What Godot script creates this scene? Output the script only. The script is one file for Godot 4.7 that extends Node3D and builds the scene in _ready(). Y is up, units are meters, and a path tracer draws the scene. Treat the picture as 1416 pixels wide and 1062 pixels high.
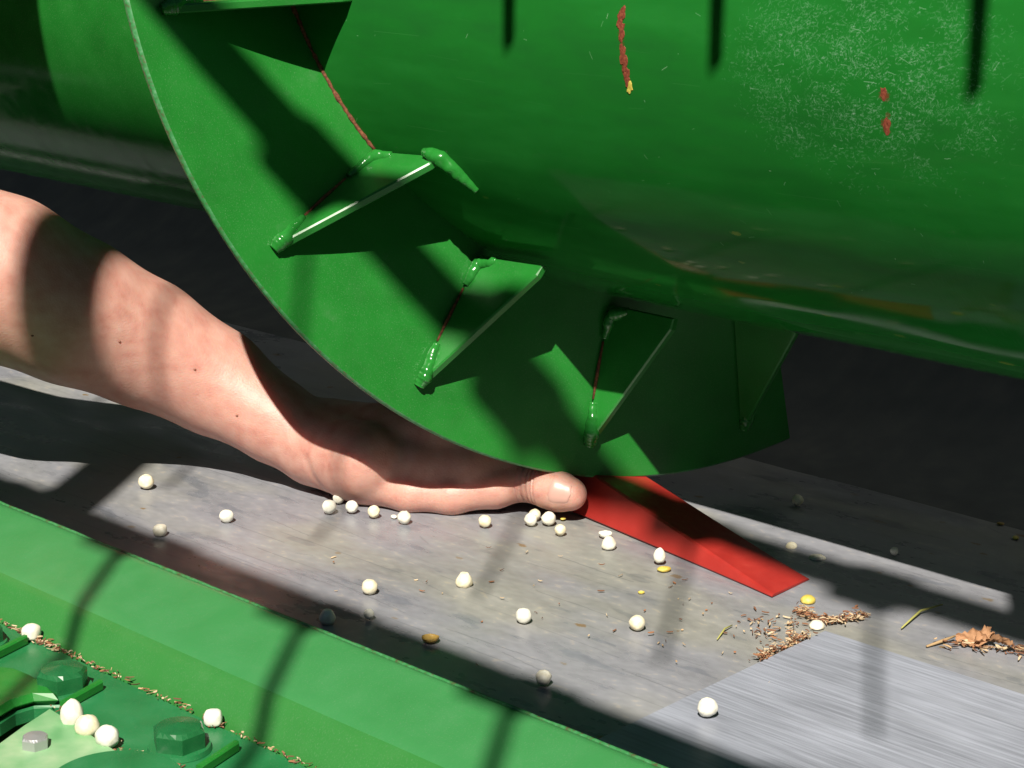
extends Node3D
# Close-up of the feed auger of a harvester header: green drum with a gusseted flight, a hand pushing a red
# gauge wedge under the flight, pale seeds on the steel floor, the green front rail in the foreground.
# x runs along the auger, y up, z towards the front; the auger axis is the line y = z = 0.

const FLOOR_Y := -0.318
const DRUM_R := 0.187
const FLIGHT_R := 0.30
const PITCH := 0.0987            # metres along x per radian of the flight
const SUN := Vector3(0.357, 0.76, 0.542)

var M := {}
var rng := RandomNumberGenerator.new()

# ---------------------------------------------------------------- helpers
func put(called: String, mesh: Mesh, mat: Material, parent: Node = self) -> MeshInstance3D:
	var o := MeshInstance3D.new()
	o.name = called
	o.mesh = mesh
	o.material_override = mat
	parent.add_child(o, true)
	return o

func tag(o: Node, label: String, category: String, group := "") -> void:
	o.set_meta("label", label)
	o.set_meta("category", category)
	if group != "":
		o.set_meta("group", group)

func thing(called: String, label: String, category: String, at := Vector3.ZERO, group := "") -> Node3D:
	var o := Node3D.new()
	o.name = called
	add_child(o, true)
	o.position = at
	tag(o, label, category, group)
	return o

func structure(o: Node) -> void:
	o.set_meta("kind", "structure")

# a smooth sheet: rows of points; uvs optional
func sheet(rows: Array, uv_of := 0, close_v := false) -> ArrayMesh:
	var st := SurfaceTool.new()
	st.begin(Mesh.PRIMITIVE_TRIANGLES)
	var n: int = rows[0].size()
	for i in rows.size():
		for j in n:
			var p: Vector3 = rows[i][j]
			if uv_of == 1:
				st.set_uv(drum_uv(p))
			elif uv_of == 2:
				st.set_uv(floor_uv(p))
			elif uv_of == 3:
				st.set_uv(Vector2((p.x - 0.35) / 0.45, (p.z - 0.12) / 0.3))
			st.add_vertex(p)
	for i in rows.size() - 1:
		for j in (n if close_v else n - 1):
			var a := i * n + j
			var b := i * n + (j + 1) % n
			var c := a + n
			var d := b + n
			st.add_index(a); st.add_index(b); st.add_index(d)
			st.add_index(a); st.add_index(d); st.add_index(c)
	st.generate_normals()
	return st.commit()

# flat shaded faces from polygons
func poly(st: SurfaceTool, pts: Array, out_dir: Vector3) -> void:
	var nrm: Vector3 = (pts[1] - pts[0]).cross(pts[2] - pts[0])
	var q := pts.duplicate()
	if nrm.dot(out_dir) > 0.0:      # clockwise fronts
		q.reverse()
	for i in range(1, q.size() - 1):
		st.set_smooth_group(-1)
		st.add_vertex(q[0]); st.add_vertex(q[i]); st.add_vertex(q[i + 1])

func begin() -> SurfaceTool:
	var st := SurfaceTool.new()
	st.begin(Mesh.PRIMITIVE_TRIANGLES)
	return st

func done(st: SurfaceTool) -> ArrayMesh:
	st.generate_normals()
	return st.commit()

# extruded polygon plate with chamfered rim: pts lie in a plane, thickness vector th (both sides of the plane)
func plate(pts: Array, th: Vector3, cham := 0.0008) -> ArrayMesh:
	var st := begin()
	var n := th.normalized()
	var half := th * 0.5
	var m := pts.size()
	var u: Vector3 = (pts[1] - pts[0]).normalized()
	var v := n.cross(u)
	var flat := PackedVector2Array()
	var c := Vector3.ZERO
	for p in pts:
		flat.append(Vector2(u.dot(p), v.dot(p)))
		c += p / m
	var inner := []
	for i in m:
		var a: Vector3 = (pts[(i + m - 1) % m] - pts[i]).normalized()
		var b: Vector3 = (pts[(i + 1) % m] - pts[i]).normalized()
		var d := a + b
		d = d.normalized() if d.length() > 0.05 else n.cross(b)
		var q: Vector3 = pts[i] + d * cham * 1.2
		if not Geometry2D.is_point_in_polygon(Vector2(u.dot(q), v.dot(q)), flat):
			q = pts[i] - d * cham * 1.2
		inner.append(q)
	var tris := Geometry2D.triangulate_polygon(flat)
	for k in range(0, tris.size(), 3):
		poly(st, [inner[tris[k]] + half, inner[tris[k + 1]] + half, inner[tris[k + 2]] + half], n)
		poly(st, [inner[tris[k]] - half, inner[tris[k + 1]] - half, inner[tris[k + 2]] - half], -n)
	var h2 := half - n * cham
	for i in m:
		var j := (i + 1) % m
		var o: Vector3 = (pts[i] + pts[j]) * 0.5 - c
		poly(st, [pts[i] + h2, pts[j] + h2, pts[j] - h2, pts[i] - h2], o)
		poly(st, [inner[i] + half, inner[j] + half, pts[j] + h2, pts[i] + h2], o + n * 0.05)
		poly(st, [inner[i] - half, inner[j] - half, pts[j] - h2, pts[i] - h2], o - n * 0.05)
	return done(st)

# tube along points with radii, lumpy when noise given
func tube(path: Array, radii: Array, sides := 10, lump := 0.0, noise: FastNoiseLite = null) -> ArrayMesh:
	var rows := []
	var up := Vector3(0.31, 0.9, 0.2)
	for i in path.size():
		var a: Vector3 = path[maxi(i - 1, 0)]
		var b: Vector3 = path[mini(i + 1, path.size() - 1)]
		var t := (b - a).normalized()
		var s := t.cross(up).normalized()
		var v := s.cross(t)
		var ring := []
		for j in sides:
			var an := TAU * j / sides
			var d := s * cos(an) + v * sin(an)
			var r: float = radii[i]
			if noise:
				r *= 1.0 + lump * noise.get_noise_3dv(path[i] * 1000.0 + d * radii[i] * 1000.0)
			ring.append(path[i] + d * r)
		rows.append(ring)
	# end caps
	var e0 := []
	var e1 := []
	for j in sides:
		e0.append(path[0])
		e1.append(path[path.size() - 1])
	rows.push_front(e0)
	rows.append(e1)
	return sheet(rows, 0, true)

func fnoise(freq: float, sd: int, octaves := 4) -> FastNoiseLite:
	var n := FastNoiseLite.new()
	n.noise_type = FastNoiseLite.TYPE_SIMPLEX_SMOOTH
	n.frequency = freq
	n.seed = sd
	n.fractal_octaves = octaves
	return n

func ntex(size: int, freq: float, sd: int, stops: Array, octaves := 5) -> NoiseTexture2D:
	var t := NoiseTexture2D.new()
	t.width = size
	t.height = size
	t.seamless = true
	t.noise = fnoise(freq, sd, octaves)
	var g := Gradient.new()
	var off := PackedFloat32Array()
	var col := PackedColorArray()
	for s in stops:
		off.append(s[0])
		col.append(s[1])
	g.offsets = off
	g.colors = col
	t.color_ramp = g
	return t

func grey(v: float) -> Color:
	return Color(v, v, v)

func lin(r: float, g: float, b: float) -> Color:
	return Color(r, g, b).linear_to_srgb()

func mat(c: Color, rough: float, metal := 0.0) -> StandardMaterial3D:
	var m := StandardMaterial3D.new()
	m.albedo_color = c
	m.roughness = rough
	m.metallic = metal
	return m

func tri(m: StandardMaterial3D, per_metre: float) -> StandardMaterial3D:
	m.uv1_triplanar = true
	m.uv1_world_triplanar = true
	m.uv1_scale = Vector3.ONE * per_metre
	return m

# grey noise as bytes, stretched to w x h from a low-resolution source
func field(w: int, h: int, sw: int, sh: int, freq: float, sd: int, octaves := 4) -> PackedByteArray:
	var im := fnoise(freq, sd, octaves).get_image(sw, sh, false, false, true)
	im.convert(Image.FORMAT_L8)
	im.resize(w, h, Image.INTERPOLATE_CUBIC)
	return im.get_data()

func stroke(im: Image, x: float, y: float, dx: float, dy: float, c: Color, a: float, wide := 1) -> void:
	var n := int(maxf(absf(dx), absf(dy))) + 1
	for i in n:
		var px := int(x + dx * i / n)
		var py := int(y + dy * i / n)
		for k in wide:
			if px >= 0 and py + k >= 0 and px < im.get_width() and py + k < im.get_height():
				im.set_pixel(px, py + k, im.get_pixel(px, py + k).lerp(c, a))

func blot(im: Image, cx: float, cy: float, r: float, c: Color, a: float, n: FastNoiseLite, sx := 1.0) -> void:
	for y in range(int(cy - r * 1.4), int(cy + r * 1.4) + 1):
		for x in range(int(cx - r * 1.4 * sx), int(cx + r * 1.4 * sx) + 1):
			if x < 0 or y < 0 or x >= im.get_width() or y >= im.get_height():
				continue
			var d := Vector2((x - cx) / sx, y - cy).length() / r + n.get_noise_2d(x * 3.0, y * 3.0) * 0.7
			if d < 1.0:
				im.set_pixel(x, y, im.get_pixel(x, y).lerp(c, a * clampf((1.0 - d) * 5.0, 0.0, 1.0)))

# ---------------------------------------------------------------- materials
const DX0 := -0.06               # drum texture: x from, width, angle from, angle span
const DW := 0.62
const DA := -1.3
const DS := 2.9
const FX0 := -0.42               # floor texture: x from, width, z from, depth
const FW := 1.0
const FZ0 := -0.13
const FD := 0.5

const GREEN := [[0.011, 0.130, 0.016], [0.013, 0.156, 0.019], [0.014, 0.170, 0.021], [0.018, 0.180, 0.025], [0.045, 0.19, 0.05]]
const DUST_SHEEN := [[0.034, 0.185, 0.052], [0.038, 0.195, 0.057], [0.040, 0.20, 0.060], [0.046, 0.206, 0.066], [0.075, 0.22, 0.09]]  # paler rail top: dust and sky sheen both put into the colour

func paint(rough: float, sd: int, from := GREEN) -> StandardMaterial3D:
	var tones := []
	for i in 5:
		tones.append([[0.0, 0.35, 0.6, 0.85, 1.0][i], lin(from[i][0], from[i][1], from[i][2])])
	var m := mat(Color.WHITE, 1.0)
	m.albedo_texture = ntex(512, 0.012, sd, tones)
	m.roughness_texture = ntex(512, 0.03, sd + 7, [[0.0, grey(rough - 0.08)], [0.5, grey(rough)], [1.0, grey(rough + 0.16)]])
	m.heightmap_enabled = false
	specks(m, lin(0.24, 0.30, 0.22))
	return tri(m, 4.0)

func specks(m: StandardMaterial3D, c: Color) -> void:
	if not M.has("speck_mask"):
		M.speck_mask = ntex(1024, 0.22, 401, [[0.0, grey(0.0)], [0.70, grey(0.0)], [0.82, grey(0.22)], [1.0, grey(0.6)]], 3)
	m.detail_enabled = true
	m.detail_mask = M.speck_mask
	m.detail_albedo = ntex(32, 0.05, 402, [[0.0, c], [1.0, c]])

func make_materials() -> void:
	M.green = paint(0.34, 3)
	M.green_dust_sheen = paint(0.34, 11, DUST_SHEEN)
	M.green_skirt = paint(0.32, 29, [[0.027, 0.158, 0.031], [0.030, 0.166, 0.034], [0.031, 0.170, 0.036], [0.035, 0.177, 0.040], [0.06, 0.19, 0.06]])  # steeper rail face, painted darker for its lack of sky sheen
	M.green_bluish = paint(0.36, 13, [[0.012, 0.12, 0.035], [0.015, 0.145, 0.045], [0.018, 0.16, 0.052], [0.028, 0.175, 0.065], [0.08, 0.20, 0.10]])
	M.weld = paint(0.2, 5)
	M.bolt_paint = paint(0.26, 9, [[0.008, 0.075, 0.02], [0.010, 0.10, 0.03], [0.012, 0.115, 0.034], [0.02, 0.13, 0.045], [0.06, 0.16, 0.08]])
	M.bolt_paint.uv1_scale = Vector3.ONE * 10.0
	M.weld.uv1_scale = Vector3.ONE * 14.0
	M.drum = mat(Color.WHITE, 1.0)
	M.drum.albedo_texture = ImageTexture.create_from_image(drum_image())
	M.drum.roughness_texture = ntex(512, 0.02, 31, [[0.0, grey(0.05)], [0.5, grey(0.08)], [1.0, grey(0.16)]])
	M.drum.metallic_specular = 0.17
	M.drum.texture_repeat = false
	M.drum.roughness_texture_channel = BaseMaterial3D.TEXTURE_CHANNEL_RED
	M.drum_plain = paint(0.14, 17)
	M.drum_plain.metallic_specular = 0.17
	var rust := mat(Color.WHITE, 0.85)
	rust.albedo_texture = ntex(256, 0.05, 41, [[0.0, lin(0.03, 0.012, 0.008)], [0.45, lin(0.11, 0.032, 0.014)], [0.7, lin(0.22, 0.07, 0.025)], [1.0, lin(0.30, 0.14, 0.06)]])
	M.rust = tri(rust, 30.0)
	var red_chip := mat(Color.WHITE, 0.7)
	red_chip.albedo_texture = ntex(256, 0.05, 43, [[0.0, lin(0.08, 0.016, 0.009)], [0.5, lin(0.20, 0.036, 0.016)], [1.0, lin(0.28, 0.09, 0.04)]])
	M.red_chip = tri(red_chip, 40.0)
	var edge := mat(Color.WHITE, 0.4)
	edge.albedo_texture = ntex(512, 0.05, 47, [[0.0, lin(0.10, 0.04, 0.02)], [0.25, lin(0.08, 0.09, 0.04)], [0.38, lin(0.03, 0.19, 0.05)], [0.7, lin(0.06, 0.24, 0.09)], [1.0, lin(0.22, 0.33, 0.22)]])
	M.flight_edge = tri(edge, 9.0)
	# floor
	var fi := floor_images()
	M.floor = mat(Color.WHITE, 1.0)
	M.floor.albedo_texture = ImageTexture.create_from_image(fi[0])
	M.floor.roughness_texture = ImageTexture.create_from_image(fi[1])
	M.floor.metallic = 0.1
	M.floor.metallic_specular = 0.5
	M.floor.texture_repeat = false
	var bi := brushed_images()
	M.brushed = mat(Color.WHITE, 1.0)
	M.brushed.albedo_texture = ImageTexture.create_from_image(bi[0])
	M.brushed.roughness_texture = ImageTexture.create_from_image(bi[1])
	M.brushed.metallic = 0.1
	M.brushed.texture_repeat = false
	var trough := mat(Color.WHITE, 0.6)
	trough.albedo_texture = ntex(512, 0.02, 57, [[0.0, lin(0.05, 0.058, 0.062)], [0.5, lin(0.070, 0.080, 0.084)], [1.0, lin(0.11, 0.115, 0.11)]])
	M.trough = tri(trough, 2.5)  # darker than the floor steel: deep shade put into the colour
	# wedge
	var red := mat(Color.WHITE, 1.0)
	red.albedo_texture = ntex(512, 0.015, 51, [[0.0, lin(0.27, 0.016, 0.012)], [0.5, lin(0.32, 0.020, 0.015)], [0.85, lin(0.35, 0.025, 0.018)], [1.0, lin(0.42, 0.05, 0.03)]])
	red.roughness_texture = ntex(512, 0.04, 53, [[0.0, grey(0.36)], [1.0, grey(0.6)]])
	specks(red, lin(0.12, 0.02, 0.015))
	M.red = tri(red, 5.0)
	M.red_worn = mat(lin(0.30, 0.07, 0.05), 0.6)
	# skin
	var skin := mat(Color.WHITE, 0.5)
	skin.albedo_texture = ntex(1024, 0.010, 61, [[0.0, lin(0.42, 0.17, 0.13)], [0.3, lin(0.50, 0.245, 0.195)], [0.55, lin(0.535, 0.285, 0.225)], [0.8, lin(0.56, 0.32, 0.26)], [1.0, lin(0.59, 0.36, 0.29)]], 6)
	skin.heightmap_enabled = true
	skin.heightmap_texture = ntex(1024, 0.09, 67, [[0.0, grey(0.0)], [0.5, grey(0.55)], [1.0, grey(1.0)]], 3)
	skin.heightmap_scale = 0.02
	skin.subsurf_scatter_enabled = true
	skin.subsurf_scatter_strength = 0.4
	M.skin = tri(skin, 7.0)
	M.nail = mat(lin(0.50, 0.29, 0.24), 0.36)
	M.mole = mat(lin(0.20, 0.08, 0.05), 0.6)
	M.hair = mat(lin(0.30, 0.17, 0.08), 0.6)
	# seeds
	var seed_cream := mat(Color.WHITE, 0.5)
	seed_cream.albedo_texture = ntex(256, 0.03, 71, [[0.0, lin(0.58, 0.52, 0.38)], [0.4, lin(0.72, 0.68, 0.55)], [0.7, lin(0.80, 0.78, 0.68)], [1.0, lin(0.84, 0.83, 0.76)]])
	M.seed = tri(seed_cream, 25.0)
	for q in [["seed_tan", 75, [0.60, 0.50, 0.30], [0.72, 0.66, 0.47]], ["seed_grey", 77, [0.52, 0.50, 0.40], [0.74, 0.73, 0.64]]]:
		var sv := mat(Color.WHITE, 0.5)
		sv.albedo_texture = ntex(256, 0.03, q[1], [[0.0, lin(q[2][0], q[2][1], q[2][2])], [0.5, lin(q[3][0], q[3][1], q[3][2])], [1.0, lin(0.80, 0.78, 0.68)]])
		M[q[0]] = tri(sv, 25.0)
	var seed_yellow := mat(Color.WHITE, 0.5)
	seed_yellow.albedo_texture = ntex(256, 0.03, 73, [[0.0, lin(0.40, 0.28, 0.05)], [0.6, lin(0.58, 0.46, 0.08)], [1.0, lin(0.66, 0.60, 0.22)]])
	M.seed_yellow = tri(seed_yellow, 25.0)
	M.seed_brown = mat(lin(0.34, 0.22, 0.05), 0.55)
	M.hilum = mat(lin(0.45, 0.33, 0.16), 0.6)
	# litter
	M.chaff = mat(Color.WHITE, 0.85)
	M.chaff.vertex_color_use_as_albedo = true
	M.chaff_pale = mat(lin(0.36, 0.24, 0.12), 0.85)
	M.leaf = mat(lin(0.34, 0.18, 0.09), 0.8)
	M.straw = mat(lin(0.34, 0.33, 0.09), 0.7)
	M.steel = mat(lin(0.45, 0.46, 0.46), 0.4, 0.6)
	M.pale_green = paint(0.36, 23)
	M.pale_green.albedo_texture = ntex(512, 0.012, 25, [[0.0, lin(0.08, 0.27, 0.10)], [0.5, lin(0.17, 0.36, 0.17)], [1.0, lin(0.34, 0.46, 0.28)]])

func drum_uv(p: Vector3) -> Vector2:
	var a := atan2(-p.y, p.z)
	return Vector2((p.x - DX0) / DW, (a - DA) / DS)

func dpx(im: Image, x: float, a: float) -> Vector2:
	return Vector2((x - DX0) / DW * im.get_width(), (a - DA) / DS * im.get_height())

func drum_image() -> Image:
	var w := 2048
	var h := 1792
	var im := Image.create(256, 224, false, Image.FORMAT_RGB8)
	var n1 := fnoise(0.02, 81)
	var n2 := fnoise(0.09, 83)
	for y in 224:
		for x in 256:
			var v := n1.get_noise_2d(x * 0.45, y * 1.6) * 0.5 + n2.get_noise_2d(x * 0.5, y * 2.0) * 0.35
			im.set_pixel(x, y, lin(0.011 + maxf(v, 0.0) * 0.008, 0.135 + v * 0.05, 0.018 + maxf(v, 0.0) * 0.012))
	im.resize(w, h, Image.INTERPOLATE_CUBIC)
	var r := RandomNumberGenerator.new()
	r.seed = 5
	# the scuffed patch at the right: hundreds of fine grey scratches
	var grey_c := lin(0.27, 0.36, 0.30)
	var c := dpx(im, 0.400, 0.075)
	for i in 12500:
		var rr := sqrt(r.randf())
		var an := r.randf() * TAU
		var x := c.x + cos(an) * rr * 240.0 + r.randfn(0, 22)
		var y := c.y + sin(an) * rr * 165.0 + r.randfn(0, 22)
		if n2.get_noise_2d(x * 0.12, y * 0.2) + n1.get_noise_2d(x * 0.3, y * 0.3) * 0.6 < r.randf_range(-0.45, 0.25):
			continue
		var dir := r.randfn(-0.35, 0.7)
		var l := r.randf_range(1, 8)
		stroke(im, x, y, cos(dir) * l, sin(dir) * l, grey_c, r.randf_range(0.05, 0.42) * (1.1 - rr * 0.6), 1 if r.randf() < 0.5 else 2)
	for i in 90:
		var x := c.x + r.randfn(0, 150)
		var y := c.y + r.randfn(0, 120)
		stroke(im, x, y, r.randfn(0, 9), r.randfn(0, 5), lin(0.42, 0.48, 0.45), r.randf_range(0.2, 0.6), 1)
	# long thin rub marks round the drum and a few scattered nicks
	for i in 150:
		var x := r.randf() * w
		var y := h * r.randf_range(0.25, 0.85)
		stroke(im, x, y, r.randf_range(20, 150), r.randfn(0, 3), lin(0.09, 0.24, 0.09), r.randf_range(0.05, 0.3), 1)
	for i in 90:
		stroke(im, r.randf() * w, h * r.randf_range(0.2, 0.95), r.randfn(0, 6), r.randfn(0, 6), lin(0.45, 0.5, 0.42), r.randf_range(0.2, 0.8), 1)
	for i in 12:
		blot(im, r.randf() * w, h * r.randf_range(0.65, 0.95), r.randf_range(3, 7), lin(0.22, 0.24, 0.04), r.randf_range(0.3, 0.8), n2, 2.2)  # yellow flecks: reflections of the litter painted into the drum colour
	# rust bleeding into the paint round the chips
	for i in 40:
		var t := r.randf()
		var g := dpx(im, 0.2532 + 0.0028 * t * t + r.randfn(0, 0.0008), -0.04 + 0.2 * t)
		blot(im, g.x, g.y, r.randf_range(3, 7), lin(0.14, 0.045, 0.015), r.randf_range(0.3, 0.8), n2, 0.7)
	for q2 in [[0.4085, 0.112], [0.4098, 0.19]]:
		for i in 7:
			var g := dpx(im, q2[0] + r.randfn(0, 0.0012), q2[1] + r.randfn(0, 0.008))
			blot(im, g.x, g.y, r.randf_range(3, 7), lin(0.16, 0.04, 0.02), 0.5, n2)
	# faint dust swathe low at the right
	var q := dpx(im, 0.44, 0.75)
	for i in 500:
		var y := r.randfn(0, 90)
		stroke(im, q.x + r.randfn(0, 40) + y * 0.35, q.y + y, r.randfn(3, 3), r.randf_range(6, 24), lin(0.12, 0.2, 0.14), r.randf_range(0.03, 0.16), 1)
	return im

func floor_uv(p: Vector3) -> Vector2:
	return Vector2((p.x - FX0) / FW, (p.z - FZ0) / FD)

func floor_images() -> Array:
	var w := 1536
	var h := 768
	var a := field(w, h, 192, 192, 0.022, 101)         # broad stains, stretched along x
	var b := field(w, h, 256, 384, 0.05, 103)          # streaks
	var c := field(w, h, 768, 768, 0.11, 107, 3)       # mottle
	var d := field(w, h, 96, 96, 0.035, 109)           # brown film
	var out := PackedByteArray()
	out.resize(w * h * 3)
	var ro := PackedByteArray()
	ro.resize(w * h)
	for i in w * h:
		var va := a[i] / 255.0
		var vb := b[i] / 255.0
		var vc := c[i] / 255.0
		var film := smoothstep(0.42, 0.72, d[i] / 255.0 * 0.65 + va * 0.35)
		var v := 0.295 + (va - 0.5) * 0.06 + (vb - 0.5) * 0.06 + (vc - 0.5) * 0.06
		var cr := v * lerpf(0.98, 1.03, film)
		var cg := v * lerpf(1.0, 1.03, film)
		var cb := v * lerpf(1.10, 0.96, film)
		if vc > 0.74 and vb > 0.5:                       # ochre specks of dried sap
			cr += 0.05; cg += 0.03
		if vb < 0.24:
			cr *= 0.86; cg *= 0.88; cb *= 0.91
		var k := i * 3
		out[k] = int(clampf(sqrt(maxf(cr, 0.0)) * 255.0, 0, 255))
		out[k + 1] = int(clampf(sqrt(maxf(cg, 0.0)) * 255.0, 0, 255))
		out[k + 2] = int(clampf(sqrt(maxf(cb, 0.0)) * 255.0, 0, 255))
		ro[i] = int(clampf((0.31 + (vb - 0.5) * 0.22 + film * 0.16 + (vc - 0.5) * 0.1) * 255.0, 40, 240))
	var im := Image.create_from_data(w, h, false, Image.FORMAT_RGB8, out)
	var r := RandomNumberGenerator.new()
	r.seed = 9
	for i in 620:                                        # scratches along the travel of the crop
		var dark := r.randf() < 0.55
		stroke(im, r.randf() * w, r.randf() * h, r.randf_range(10, 170), r.randfn(0, 5), lin(0.04, 0.045, 0.05) if dark else lin(0.36, 0.36, 0.34), r.randf_range(0.05, 0.30), 1)
	var nn := fnoise(0.05, 113)
	for i in 70:
		blot(im, r.randf() * w, r.randf() * h, r.randf_range(1.2, 4.0), lin(0.20, 0.12, 0.05), r.randf_range(0.3, 0.9), nn, r.randf_range(1.0, 2.4))
	for i in 12:
		blot(im, r.randf() * w, r.randf() * h, r.randf_range(8, 20), lin(0.10, 0.10, 0.105), r.randf_range(0.05, 0.18), nn, r.randf_range(1.5, 3.5))
	var rg := Image.create_from_data(w, h, false, Image.FORMAT_L8, ro)
	rg.convert(Image.FORMAT_RGB8)
	return [im, rg]

func brushed_images() -> Array:
	var w := 1024
	var h := 1024
	var b := field(w, h, 64, 1024, 0.12, 121, 3)
	var b2 := field(w, h, 24, 512, 0.2, 123, 3)
	var c := field(w, h, 160, 160, 0.03, 127)
	var out := PackedByteArray()
	out.resize(w * h * 3)
	var ro := PackedByteArray()
	ro.resize(w * h)
	for i in w * h:
		var v := 0.345 + (b[i] / 255.0 - 0.5) * 0.12 + (b2[i] / 255.0 - 0.5) * 0.08 + (c[i] / 255.0 - 0.5) * 0.12
		var k := i * 3
		out[k] = int(clampf(sqrt(maxf(v * 0.94, 0.0)) * 255.0, 0, 255))
		out[k + 1] = int(clampf(sqrt(maxf(v * 1.0, 0.0)) * 255.0, 0, 255))
		out[k + 2] = int(clampf(sqrt(maxf(v * 1.17, 0.0)) * 255.0, 0, 255))
		ro[i] = int(clampf((0.42 + (b[i] / 255.0 - 0.5) * 0.25) * 255.0, 30, 230))
	var im := Image.create_from_data(w, h, false, Image.FORMAT_RGB8, out)
	var r := RandomNumberGenerator.new()
	r.seed = 19
	for i in 260:
		stroke(im, r.randf() * w, r.randf() * h, r.randf_range(30, 260), r.randfn(0, 2), lin(0.08, 0.085, 0.10) if r.randf() < 0.5 else lin(0.36, 0.37, 0.38), r.randf_range(0.08, 0.35), 1)
	var rg := Image.create_from_data(w, h, false, Image.FORMAT_L8, ro)
	rg.convert(Image.FORMAT_RGB8)
	return [im, rg]

# ---------------------------------------------------------------- the header floor
func build_floor() -> void:
	# cross-section from the front, back under the auger and up round its back
	var prof := []
	for i in 46:
		prof.append(Vector2(0.352 - i * 0.01, FLOOR_Y))               # z, y
	var wob := fnoise(2.2, 131, 2)
	var rows := []
	for p in prof:
		var row := []
		for k in 49:
			var x := -1.0 + k * 2.0 / 48.0
			row.append(Vector3(x, p.y + wob.get_noise_2d(x * 3.0, p.x * 3.0) * 0.0009, p.x))
		rows.append(row)
	var f := put("floor", sheet(rows, 2), M.floor)
	structure(f)
	tag(f, "worn grey steel floor of the header, stained and scratched", "floor")
	# the trough behind the auger, shade put into its dark tone, curving up into the header's back wall
	var z0 := -0.10
	prof = [Vector2(z0 + 0.006, FLOOR_Y - 0.002)]
	for i in range(0, 25):
		var an := i / 24.0 * 1.60
		prof.append(Vector2(z0 - sin(an) * 0.26, FLOOR_Y - 0.002 + 0.30 * (1.0 - cos(an))))
	prof.append(Vector2(z0 - 0.27, 0.72))
	rows = []
	for p in prof:
		var row := []
		for k in 49:
			row.append(Vector3(-1.3 + k * 2.7 / 48.0, p.y, p.x))
		rows.append(row)
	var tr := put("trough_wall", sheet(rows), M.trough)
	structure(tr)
	tag(tr, "curved trough sheet toned dark for the deep shade, rising behind the auger drum", "wall")
	# the overlapping brushed sheet at the right: its left edge is the seam
	var st := begin()
	var e := 0.0013
	var y1 := FLOOR_Y + 0.0022
	var a := Vector3(0.3525, y1, 0.1255)
	var b := Vector3(0.95, y1, 0.1255)
	var c := Vector3(0.95, y1, 0.349)
	var d := Vector3(0.3525, y1, 0.349)
	var top := [a, b, c, d]
	var o := []
	for p in top:
		st.set_uv(Vector2((p.x - 0.35) / 0.45, (p.z - 0.12) / 0.3))
	var rows2 := []
	for i in 9:
		var row := []
		var t := i / 8.0
		for k in 25:
			var s := k / 24.0
			var p := a.lerp(b, s).lerp(d.lerp(c, s), t)
			row.append(p)
		rows2.append(row)
	var sh := put("floor_sheet", sheet(rows2, 3), M.brushed, f)
	sh.set_meta("label", "brighter brushed steel sheet overlapping the floor")
	st = begin()
	poly(st, [a, d, d + Vector3(-e, -0.0024, 0), a + Vector3(-e, -0.0024, -e)], Vector3(-1, 0.3, 0))
	poly(st, [a, b, b + Vector3(0, -0.0024, -e), a + Vector3(-e, -0.0024, -e)], Vector3(0, 0.3, -1))
	put("sheet_edge", done(st), M.steel, sh)

# ---------------------------------------------------------------- the auger
func hel(r: float, phi: float, off := 0.0) -> Vector3:
	return Vector3(PITCH * phi + off, -r * sin(phi), r * cos(phi))

func weld_bead(path: Array, r0: float, r1: float, sd: int) -> ArrayMesh:
	var n := fnoise(0.09, sd, 2)
	var pts := []
	var rad := []
	var steps := 44
	for i in steps + 1:
		var t := i / float(steps) * (path.size() - 1)
		var k := mini(int(t), path.size() - 2)
		pts.append((path[k] as Vector3).lerp(path[k + 1], t - k))
		var s := i / float(steps)
		rad.append(lerpf(r0, r1, s) * (0.35 + 0.65 * pow(sin(PI * clampf(s, 0.04, 0.96)), 0.45)) * (1.0 + 0.022 * sin(i * 1.15 + sd)))
	return tube(pts, rad, 14, 0.28, n)

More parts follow.
